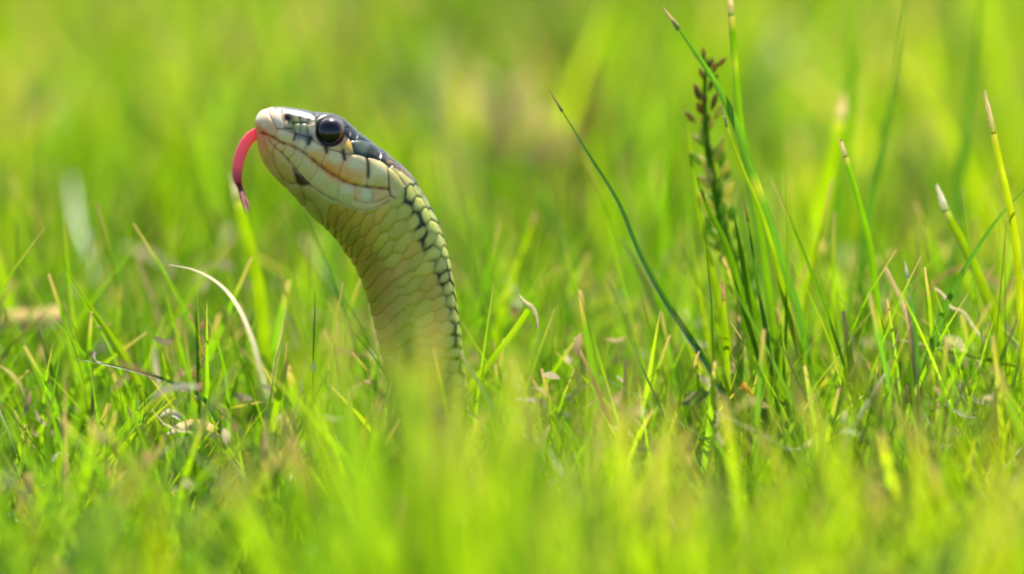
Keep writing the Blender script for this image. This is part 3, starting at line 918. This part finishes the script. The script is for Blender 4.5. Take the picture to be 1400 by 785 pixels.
# --- right-hand group
blade('grass_shoot', 'tall broad green blade leaning left, reaching up beside the seed head', BLD, [(911, 16), (944, 62), (975, 108), (1004, 165), (1025, 230), (1048, 300), (1068, 368), (1086, 425), (1100, 500)], 0.004, 0.012, 19, [0.075, 0.215, 0.05], TAN * 0.8, 0.02, turn=0.35, twist=-0.5, group=GRP, col2=BL, nodes=(0.30,))
blade('grass_sheath', 'short folded sheath wrapped against the tall broad blade under its bend', 'grass sheath', [(987, 150), (1003, 200), (1019, 240), (1030, 265), (1050, 320), (1066, 380), (1090, 470)], 0.001, 0.008, 11, YG * 0.9, TAN, 0.03, turn=0.3, group=GRP)
blade('grass_stalk', 'upright green stem with tan cut top running out of the picture top', 'grass stem', [(998, -12), (1001, 40), (1006, 100), (1010, 158), (1022, 230), (1040, 330), (1060, 470)], 0.010, 0.020, 12, GB * 1.0, TAN * 1.1, 0.045, cut=True, turn=0.5, group=GRP, nodes=(0.12, 0.26))
blade('grass_shoot', 'thin dark blade bending left alone between the snake and the seed head', BLD, [(754, 128), (800, 203), (845, 275), (872, 340), (906, 405), (946, 466), (985, 530)], 0.003, -0.004, 9.5, [0.05, 0.165, 0.03], PNK, 0.018, turn=0.5, twist=0.3, group=GRP, nodes=(0.40,))
blade('grass_shoot', 'short dark pointed blade just right of the seed head stalk', BLD, [(1017, 274), (1024, 310), (1031, 360), (1038, 400), (1048, 460), (1055, 520)], -0.001, 0.0, 9, DG * 0.9, BRN, 0.05, turn=0.4, group=GRP)
blade('grass_shoot', 'broad dark green blade folded behind the foot of the seed head', BLD, [(1003, 292), (1013, 345), (1024, 400), (1038, 450), (1050, 520), (1052, 580)], 0.006, 0.008, 20, GB * 0.75, None, turn=0.25, twist=0.4, group=GRP)
blade('grass_shoot', 'broad dark green leaf hugging the left side of the seed head stalk', BLD, [(949, 224), (958, 258), (972, 292), (990, 328), (1004, 372), (1020, 440), (1036, 520)], 0.010, 0.012, 17, GB * 0.8, None, turn=0.2, twist=0.3, group=GRP)
blade('grass_shoot', 'dark pointed leaf low at the foot of the seed head, under the pale flecks', BLD, [(1002, 372), (1012, 410), (1026, 450), (1042, 500), (1050, 570)], 0.004, 0.004, 18, GB * 0.7, None, turn=0.1, twist=0.3, group=GRP)
blade('grass_shoot', 'bright thin blade rising along the left of the seed head top', BLD, [(940, 150), (944, 210), (954, 275), (966, 340), (984, 420), (1000, 500)], 0.022, 0.02, 12, YG, None, turn=0.3, group=GRP)
blade('grass_shoot', 'yellow green blade with a fine brown tip right of the seed head foot', BLD, [(1060, 428), (1068, 460), (1076, 500), (1080, 560)], 0.0, 0.0, 11, YG * 1.05, BRN, 0.05, turn=0.2, group=GRP)
blade('grass_shoot', 'slim bright upright blade with pink tip left of the seed head foot', BLD, [(988, 388), (991, 440), (994, 500), (997, 570)], 0.0, 0.0, 9, YG, PNK, 0.05, cut=True, turn=0.2, group=GRP)
blade('grass_shoot', 'green blade with a small tan tip hanging over its dried node, right side', BLD, [(1150, 194), (1162, 235), (1178, 290), (1190, 340), (1196, 388), (1205, 470)], 0.004, 0.010, 10, GB * 1.1, TAN, 0.035, cut=True, turn=0.3, group=GRP, nodes=(0.36,))
blade('grass_shoot', 'soft yellow green blade with rounded tan tip behind the thinner tan tipped one', BLD, [(1153, 138), (1142, 200), (1128, 260), (1112, 330), (1100, 400)], 0.06, 0.07, 17, YG, TAN * 1.1, 0.05, cut=True, group=GRP)
blade('grass_shoot', 'yellow blade with dry brown tip near the right edge, leaning left', BLD, [(1348, 134), (1357, 175), (1367, 225), (1378, 272), (1390, 340), (1396, 430)], -0.002, 0.0, 11, [0.24, 0.34, 0.015], TAN, 0.07, cut=True, turn=0.3, group=GRP, nodes=(0.14,))
blade('grass_stalk', 'dark bluish stem slanting in from the right edge of the picture', 'grass stem', [(1412, 248), (1392, 268), (1362, 302), (1332, 346), (1302, 400), (1284, 440), (1262, 520)], 0.000, 0.006, 11, BL * 0.9, None, turn=0.6, group=GRP)
blade('grass_shoot', 'green blade with broken cream top crossing under the slanting bluish stem', BLD, [(1284, 262), (1296, 295), (1312, 325), (1330, 360), (1347, 400), (1362, 440), (1372, 500)], 0.010, 0.012, 15, YG * 0.85, WHT, 0.05, cut=True, turn=0.3, group=GRP)
blade('grass_shoot', 'blurred tall dark blade curving up to the top edge at right', BLD, [(1243, -20), (1230, 60), (1218, 140), (1203, 215), (1186, 300), (1175, 390)], 0.045, 0.05, 14, BL * 0.8, None, turn=0.3, group=GRP)
blade('grass_shoot', 'blurred upright bluish blade near the top right corner', BLD, [(1345, -30), (1336, 60), (1326, 130), (1315, 220), (1308, 320)], 0.07, 0.075, 17, BL * 0.8, None, turn=0.2, group=GRP)
blade('grass_shoot', 'faint dark blade far behind rising to the top edge left of the curving one', BLD, [(1172, -30), (1166, 60), (1160, 150), (1150, 260)], 0.09, 0.1, 17, DG, None, group=GRP)
blade('grass_shoot', 'small orange brown withered blade in front of the lower right grass', BLD, [(1210, 366), (1222, 390), (1234, 412), (1244, 450), (1250, 520)], 0.004, 0.004, 8, [0.58, 0.42, 0.24], None, cut=True, group=GRP, col2=GB, mat=M_STRAW)
blade('grass_shoot', 'short bluish pointed blade beside the orange brown withered one', BLD, [(1238, 362), (1244, 400), (1250, 440), (1254, 500)], 0.006, 0.006, 14, [0.05, 0.16, 0.10], WHT * 0.7, 0.04, group=GRP)
blade('dry_straw', 'thin white curved straw crossing the right side grass', 'straw', [(1278, 394), (1290, 404), (1300, 420), (1318, 428), (1330, 446), (1348, 468)], 0.006, 0.008, 4.5, STR, None, base=False, mat=M_STRAW, cut=True)
blade('dry_straw', 'pale straw lying level across the lower right grass', 'straw', [(1222, 463), (1258, 471), (1300, 480), (1352, 492), (1390, 500)], 0.010, 0.006, 6, STR * 0.9, None, base=False, mat=M_STRAW, col2=YG)
blade('dry_straw', 'pinkish brown bent straw below the slanting bluish stem', 'straw', [(1262, 405), (1284, 382), (1302, 370), (1325, 368), (1350, 378), (1375, 392)], 0.03, 0.032, 4, PNK * 0.8, None, base=False, mat=M_STRAW, cut=True)
# --- middle
blade('grass_shoot', 'bright slim blade with a torn whitish tip right of the snake neck', BLD, [(722, 424), (706, 448), (690, 470), (672, 494), (648, 522), (622, 560), (606, 620)], -0.002, 0.0, 10.5, YG, None, cut=True, turn=0.2, group=GRP)
blade('torn_leaf_tip', 'small torn whitish scrap hanging on the bright slim blade', 'leaf scrap', [(709, 402), (716, 412), (727, 420), (734, 432), (736, 448)], -0.003, -0.003, 8, STR, None, base=False, mat=M_STRAW, fold=0.9, twist=1.6)
blade('grass_shoot', 'soft bright yellow blade leaning right behind the torn tipped one', BLD, [(732, 292), (717, 335), (702, 378), (686, 425), (672, 490), (664, 560)], 0.045, 0.05, 15, YG * 1.1, PNK, 0.03, group=GRP)
blade('grass_shoot', 'dim dark upright blade in the blur right of the snake head', BLD, [(672, 178), (670, 260), (666, 340), (662, 430)], 0.06, 0.06, 11, DG * 0.8, None, group=GRP)
blade('grass_shoot', 'dim greyish blade slanting through the blur left of the lone thin dark blade', BLD, [(712, 205), (738, 255), (762, 310), (778, 370), (788, 430)], 0.085, 0.09, 12, BL, None, group=GRP)
blade('grass_shoot', 'soft grey green blade rising in the blur left of the seed head', BLD, [(922, 120), (918, 200), (908, 280), (902, 380)], 0.05, 0.055, 12, GB, None, group=GRP)
# --- left
blade('grass_shoot', 'arched dry blade with a sunlit white bend left of the snake', BLD, [(231, 362), (262, 368), (288, 380), (310, 398), (328, 424), (344, 462), (356, 505), (368, 560), (378, 630)], -0.002, 0.022, 9, [0.78, 0.72, 0.60], None, turn=-0.3, twist=0.5, group=GRP, col2=[0.07, 0.19, 0.06], mat=M_STRAW)  # sun glint at the bend is put into the blade's colour
blade('grass_shoot', 'broad bright blade leaning left, crossed by a thin dark blade', BLD, [(92, 368), (120, 415), (150, 458), (185, 518), (212, 585), (236, 655), (248, 720)], 0.010, 0.004, 16, YG * 1.05, None, turn=0.2, twist=0.3, group=GRP)
blade('grass_shoot', 'yellow green blade rising behind the broad bright one at left', BLD, [(146, 436), (168, 480), (190, 530), (214, 600), (230, 660)], 0.02, 0.02, 18, [0.19, 0.32, 0.015], None, turn=0.2, group=GRP)
blade('grass_shoot', 'thin dark blade lying almost level across the left side grass', BLD, [(105, 491), (150, 499), (200, 511), (242, 526), (274, 542), (300, 580)], -0.004, 0.0, 8.5, [0.05, 0.15, 0.04], None, turn=0.6, group=GRP)
blade('grass_shoot', 'yellowish blade bending down to the left under the broad bright one', BLD, [(240, 543), (205, 575), (168, 612), (134, 646), (100, 676), (78, 720)], -0.008, 0.0, 12, [0.22, 0.33, 0.02], None, turn=0.2, group=GRP)
blade('grass_shoot', 'slim bluish blade with a fine pale tip in the lower left grass', BLD, [(411, 524), (418, 555), (425, 595), (432, 640), (436, 690)], -0.012, -0.012, 11, [0.06, 0.18, 0.09], WHT, 0.04, turn=0.4, group=GRP)
blade('grass_shoot', 'reddish brown blade leaning at the foot of the snake neck', BLD, [(523, 524), (513, 555), (500, 585), (484, 622), (474, 660)], 0.02, 0.02, 12, BRN * 1.5, None, cut=True, group=GRP, col2=[0.16, 0.22, 0.03])
blade('grass_shoot', 'bright blade bent right at the foot of the snake neck', BLD, [(534, 545), (552, 575), (572, 600), (590, 618), (606, 660)], -0.012, -0.010, 12, YG, None, turn=0.2, group=GRP)
blade('grass_shoot', 'bright narrow blade beside the reddish brown one', BLD, [(509, 572), (520, 605), (534, 640), (544, 680)], -0.012, -0.012, 11, YG * 1.1, None, turn=0.2, group=GRP)
blade('grass_shoot', 'soft bright blade with a creamy tip standing under the snake tongue', BLD, [(319, 248), (328, 285), (340, 330), (352, 385), (360, 450), (366, 540)], 0.03, 0.03, 17, YG, STR, 0.05, cut=True, group=GRP)
blade('grass_shoot', 'dark green blade curving down in the middle of the lower left grass', BLD, [(300, 558), (322, 585), (342, 612), (360, 640), (378, 690)], -0.006, -0.004, 9, DG, TAN, 0.04, turn=0.3, group=GRP)
blade('grass_shoot', 'bright yellow blade end among the lower left grass', BLD, [(322, 650), (330, 680), (340, 712), (346, 750)], -0.010, -0.01, 11, [0.26, 0.36, 0.02], None, turn=0.2, group=GRP)
blade('grass_shoot', 'dark diagonal blade rising to the right in the lower left grass', BLD, [(352, 620), (325, 648), (296, 680), (262, 716), (232, 760)], -0.014, -0.012, 8, DG, None, turn=0.3, group=GRP)
blade('grass_shoot', 'short fresh blade leaning left beside the diagonal dark one', BLD, [(278, 412), (300, 450), (322, 492), (338, 530), (350, 600)], 0.03, 0.03, 13, GB * 1.2, None, turn=0.3, group=GRP)
blade('dry_straw', 'thick tan straw lying level at the left edge', 'straw', [(-14, 440), (20, 437), (55, 435), (88, 431)], 0.05, 0.055, 26, TAN * 1.15, None, base=False, mat=M_STRAW, cut=True, fold=0.7)
blade('grass_shoot', 'blurred blue grey blade bending over at the left edge', BLD, [(5, 470), (28, 498), (46, 530), (54, 575), (56, 640)], 0.06, 0.06, 13, [0.06, 0.16, 0.11], None, group=GRP)
blade('dead_leaf', 'small white dead leaf scrap lying on the grass at left, the upper of two', 'dead leaf', [(219, 569), (230, 564), (240, 566), (247, 572)], 0.0, -0.002, 11, WHT, None, base=False, mat=M_STRAW, fold=0.5, twist=0.8)
blade('dead_leaf', 'larger tan and white dead leaf scrap below the small white one at left', 'dead leaf', [(228, 594), (244, 586), (262, 580), (278, 580), (291, 586)], -0.002, -0.006, 16, WHT * 0.9, None, base=False, mat=M_STRAW, cut=False, fold=0.5, twist=-0.9, col2=TAN)
blade('dead_leaf', 'cream dead leaf caught upright in the right side grass', 'dead leaf', [(1290, 462), (1306, 474), (1320, 490), (1330, 508), (1334, 530)], 0.03, 0.034, 40, [0.60, 0.48, 0.40], None, base=False, mat=M_STRAW, fold=0.8, twist=0.7)
blade('dead_leaf', 'grey green fallen leaf lying in the lower middle grass', 'dead leaf', [(925, 552), (942, 548), (958, 540), (966, 532)], 0.0, 0.004, 14, [0.26, 0.28, 0.14], None, base=False, mat=M_STRAW, fold=0.6)
blade('dead_leaf', 'orange yellow fallen scrap under the seed head', 'dead leaf', [(1016, 524), (1022, 536), (1028, 548)], -0.004, -0.004, 12, [0.62, 0.30, 0.05], None, base=False, mat=M_STRAW, cut=True, fold=0.6)
blade('dead_leaf', 'whitish dead leaf lying at the bottom left', 'dead leaf', [(212, 762), (228, 770), (246, 778)], -0.02, -0.022, 15, WHT * 0.9, None, base=False, mat=M_STRAW, fold=0.6)
blade('dead_leaf', 'small red brown scrap standing in the bottom left grass', 'dead leaf', [(242, 722), (246, 732), (250, 742)], -0.012, -0.012, 8, [0.55, 0.16, 0.06], None, base=False, mat=M_STRAW, cut=True, fold=0.6)


# --- soft blades close to the lens, in front of the neck and along the bottom
for lab, pts, y0, w_, c_ in [
    ('broad blurred green blade close to the lens over the lower snake neck', [(572, 392), (566, 450), (560, 520), (556, 620)], -0.15, 15, GB * 1.2),
    ('blurred bright blade close to the lens over the right edge of the snake neck', [(612, 430), (604, 500), (600, 580), (598, 680)], -0.17, 16, YG * 0.85),
    ('blurred green blade close to the lens over the left edge of the snake neck', [(528, 450), (536, 520), (546, 590), (552, 690)], -0.16, 15, GB * 1.1),
    ('blurred blade close to the lens just right of the snake neck', [(652, 452), (640, 520), (628, 600), (620, 690)], -0.15, 22, YG * 0.95),
    ('blurred bright blade close to the lens just left of the snake neck', [(486, 520), (498, 580), (506, 640), (512, 720)], -0.16, 24, YG),
    ('blurred yellow blade close to the lens near the bottom centre', [(780, 580), (772, 640), (768, 700), (764, 780)], -0.2, 30, YG * 1.1),
    ('blurred yellow blade close to the lens at the bottom right corner', [(1378, 560), (1370, 640), (1362, 720), (1356, 800)], -0.24, 34, np.array([0.24, 0.30, 0.05])),
    ('blurred blade leaning right close to the lens in the lower right grass', [(1160, 620), (1130, 645), (1095, 690), (1076, 780)], -0.2, 24, YG),
    ('blurred yellow blade close to the lens in the lower left grass', [(188, 636), (206, 690), (216, 740), (222, 800)], -0.18, 26, np.array([0.24, 0.31, 0.03]))]:
    blade('grass_shoot', lab, BLD, pts, y0, y0 + 0.005, w_, c_, None, turn=0.2, group='blurred grass blades close to the lens')


# --- seed heads
def seed_head(label, pts, y0, y1, wst, n, v_end, size, cols, group='seed heads of the lawn grass', seed=1, dry=0.5, spread=1.15):
    P3 = to_ground(pts, y0, y1)
    org = P3[-1].copy(); org[2] = 0
    root = empty('seed_head', org)
    tag(root, label, 'seed head', group)
    wy = (DIST + y0) / DIST
    V, F, t = tube(P3 - org, [wst * S * wy * (0.35 + 0.65 * min(1, k_ / 3)) / 2 for k_ in range(len(P3))], 50, 8)
    mesh_obj('stem', V, F, M_HERO, np.repeat(GB[None], len(V), 0), np.stack([np.zeros(len(V)), t * 40], 1), root)
    rg = random.Random(seed)
    Q = resample(P3 - org, 200)
    sv, sf = spindle(1.0, 0.42, 7, 6)
    cols = [np.array(c) * 1.5 for c in cols]
    protos = []
    for c in cols:
        cc = np.repeat(np.array(c)[None], len(sv), 0) * np.random.default_rng(3).uniform(0.7, 1.25, (len(sv), 1))
        # pale papery end
        k_ = np.clip((sv[:, 2] - 0.5) / 0.5, 0, 1)[:, None] * 0.6
        cc = cc * (1 - k_) + k_ * np.array([0.40, 0.28, 0.18])
        me = mesh_obj('spikelet', sv, sf, M_HERO, cc, sv[:, :2], live=np.full(len(sv), dry))
        protos.append(me.data); bpy.data.objects.remove(me)
    for k_ in range(n):
        f = k_ / (n - 1)
        i = int(f * v_end * 199)
        p = Q[i]; tg = Q[max(0, i - 3)] - Q[i + 3]; tg /= np.linalg.norm(tg)
        o = bpy.data.objects.new('spikelet', protos[min(len(cols) - 1, int(f * len(cols) + rg.uniform(-0.6, 0.6)) % len(cols))])
        COL.objects.link(o); o.parent = root
        an = rg.uniform(0, 2 * math.pi) if k_ % 3 else (0 if k_ % 2 else math.pi)
        out = np.array([math.cos(an), math.sin(an) * 0.8, 0])
        d = tg * 1.0 + out * rg.uniform(0.3, 0.95)
        d /= np.linalg.norm(d)
        L_ = size * S * wy * rg.uniform(0.8, 1.25) * (0.75 + 0.4 * math.sin(math.pi * min(1, f * 1.1)))
        o.rotation_mode = 'QUATERNION'
        o.rotation_quaternion = Vector(d).to_track_quat('Z', 'Y')
        o.scale = (L_, L_, L_)
        o.location = p + d * L_ * 0.75 + out * S * size * rg.uniform(0.2, spread)
    return root


PUR = [0.17, 0.12, 0.08]; RO = [0.36, 0.27, 0.18]
seed_head('purple brown topped seed head standing beside the tall broad blade', [(968, 78), (963, 125), (966, 190), (974, 240), (985, 295), (1000, 350), (1022, 420), (1042, 490), (1054, 560)], 0.022, 0.022, 11, 105, 0.62, 11,
          [PUR, [0.16, 0.12, 0.06], [0.26, 0.29, 0.12], [0.16, 0.26, 0.05], [0.36, 0.37, 0.20], [0.14, 0.27, 0.04], [0.20, 0.30, 0.05], [0.14, 0.28, 0.04], [0.36, 0.42, 0.16], [0.14, 0.28, 0.04], [0.32, 0.38, 0.1], [0.14, 0.27, 0.04]], dry=0.9, spread=1.6, seed=4)
seed_head('blurred pinkish seed head in the background right of the snake head', [(692, 118), (690, 150), (684, 210), (676, 300)], 0.20, 0.21, 10, 14, 0.25, 24, [[0.56, 0.54, 0.42], [0.50, 0.46, 0.34]], seed=5, dry=0)
seed_head('blurred tan seed head in the background above the lone thin dark blade', [(752, 168), (748, 200), (744, 260), (740, 340)], 0.17, 0.18, 10, 12, 0.25, 22, [[0.58, 0.50, 0.38], [0.46, 0.46, 0.26]], seed=6, dry=0)
seed_head('blurred dark purple seed head standing near the top centre', [(790, 70), (792, 110), (790, 160), (786, 260)], 0.19, 0.2, 10, 18, 0.4, 24, [[0.20, 0.17, 0.12], [0.26, 0.22, 0.16]], seed=8)
seed_head('slender dry tan seed head standing in the left side grass', [(267, 424), (268, 445), (270, 470), (271, 520), (274, 590)], 0.006, 0.006, 5, 14, 0.42, 9, [[0.50, 0.36, 0.2], [0.42, 0.38, 0.22]], seed=9, dry=0, spread=0.5)

# --- dry scraps and clippings lodged between the blades (uncountable)
n = 1700
x = RNG.uniform(-0.15, 0.15, n); y = RNG.uniform(-0.06, 0.11, n)
z = RNG.uniform(0.018, 0.056, n) * RNG.uniform(0.75, 1, n)
ln = RNG.gamma(2.0, 0.0008, n) + 0.0003
wd_ = RNG.uniform(0.00025, 0.0008, n)
az = RNG.uniform(0, 6.28, n); el = RNG.normal(0, 0.7, n)
d1 = np.stack([np.cos(az) * np.cos(el), np.sin(az) * np.cos(el), np.sin(el)], 1)
d2 = np.cross(d1, RNG.normal(size=(n, 3))); d2 /= np.linalg.norm(d2, axis=1, keepdims=True)
nrm_ = np.cross(d1, d2)
c0_ = np.stack([x, y, z], 1)
rows = []
for f_, wq in ((-1, .35), (-.3, 1), (.4, .9), (1, .2)):
    cen_ = c0_ + d1 * (ln * f_)[:, None] + nrm_ * (ln * 0.35 * (1 - f_ * f_))[:, None]
    rows.append(np.stack([cen_ - d2 * (wd_ * wq)[:, None], cen_ + d2 * (wd_ * wq)[:, None]], 1))
V = np.stack(rows, 1)
keep = ~((np.abs(x + 0.014) < 0.012) & (y < 0.012) & (y > -0.5))
V = V[keep]; n = len(V)
idx = np.arange(n * 8).reshape(n, 4, 2)
F = np.stack([idx[:, :-1, 0], idx[:, :-1, 1], idx[:, 1:, 1], idx[:, 1:, 0]], -1).reshape(-1, 4)
SC = np.array([[0.50, 0.45, 0.34], [0.46, 0.36, 0.22], [0.56, 0.52, 0.42], [0.36, 0.22, 0.13], [0.40, 0.38, 0.16]])
cc = np.repeat(SC[RNG.choice(5, n, p=[.25, .3, .15, .15, .15])] * RNG.uniform(0.7, 1.1, (n, 1)), 8, 0)
tag(mesh_obj('dry_grass_clippings', V.reshape(-1, 3), F, M_STRAW, cc, np.zeros((n * 8, 2)), live=np.zeros(n * 8)), 'pale dry clippings scattered between the grass blades', None, None, 'stuff')
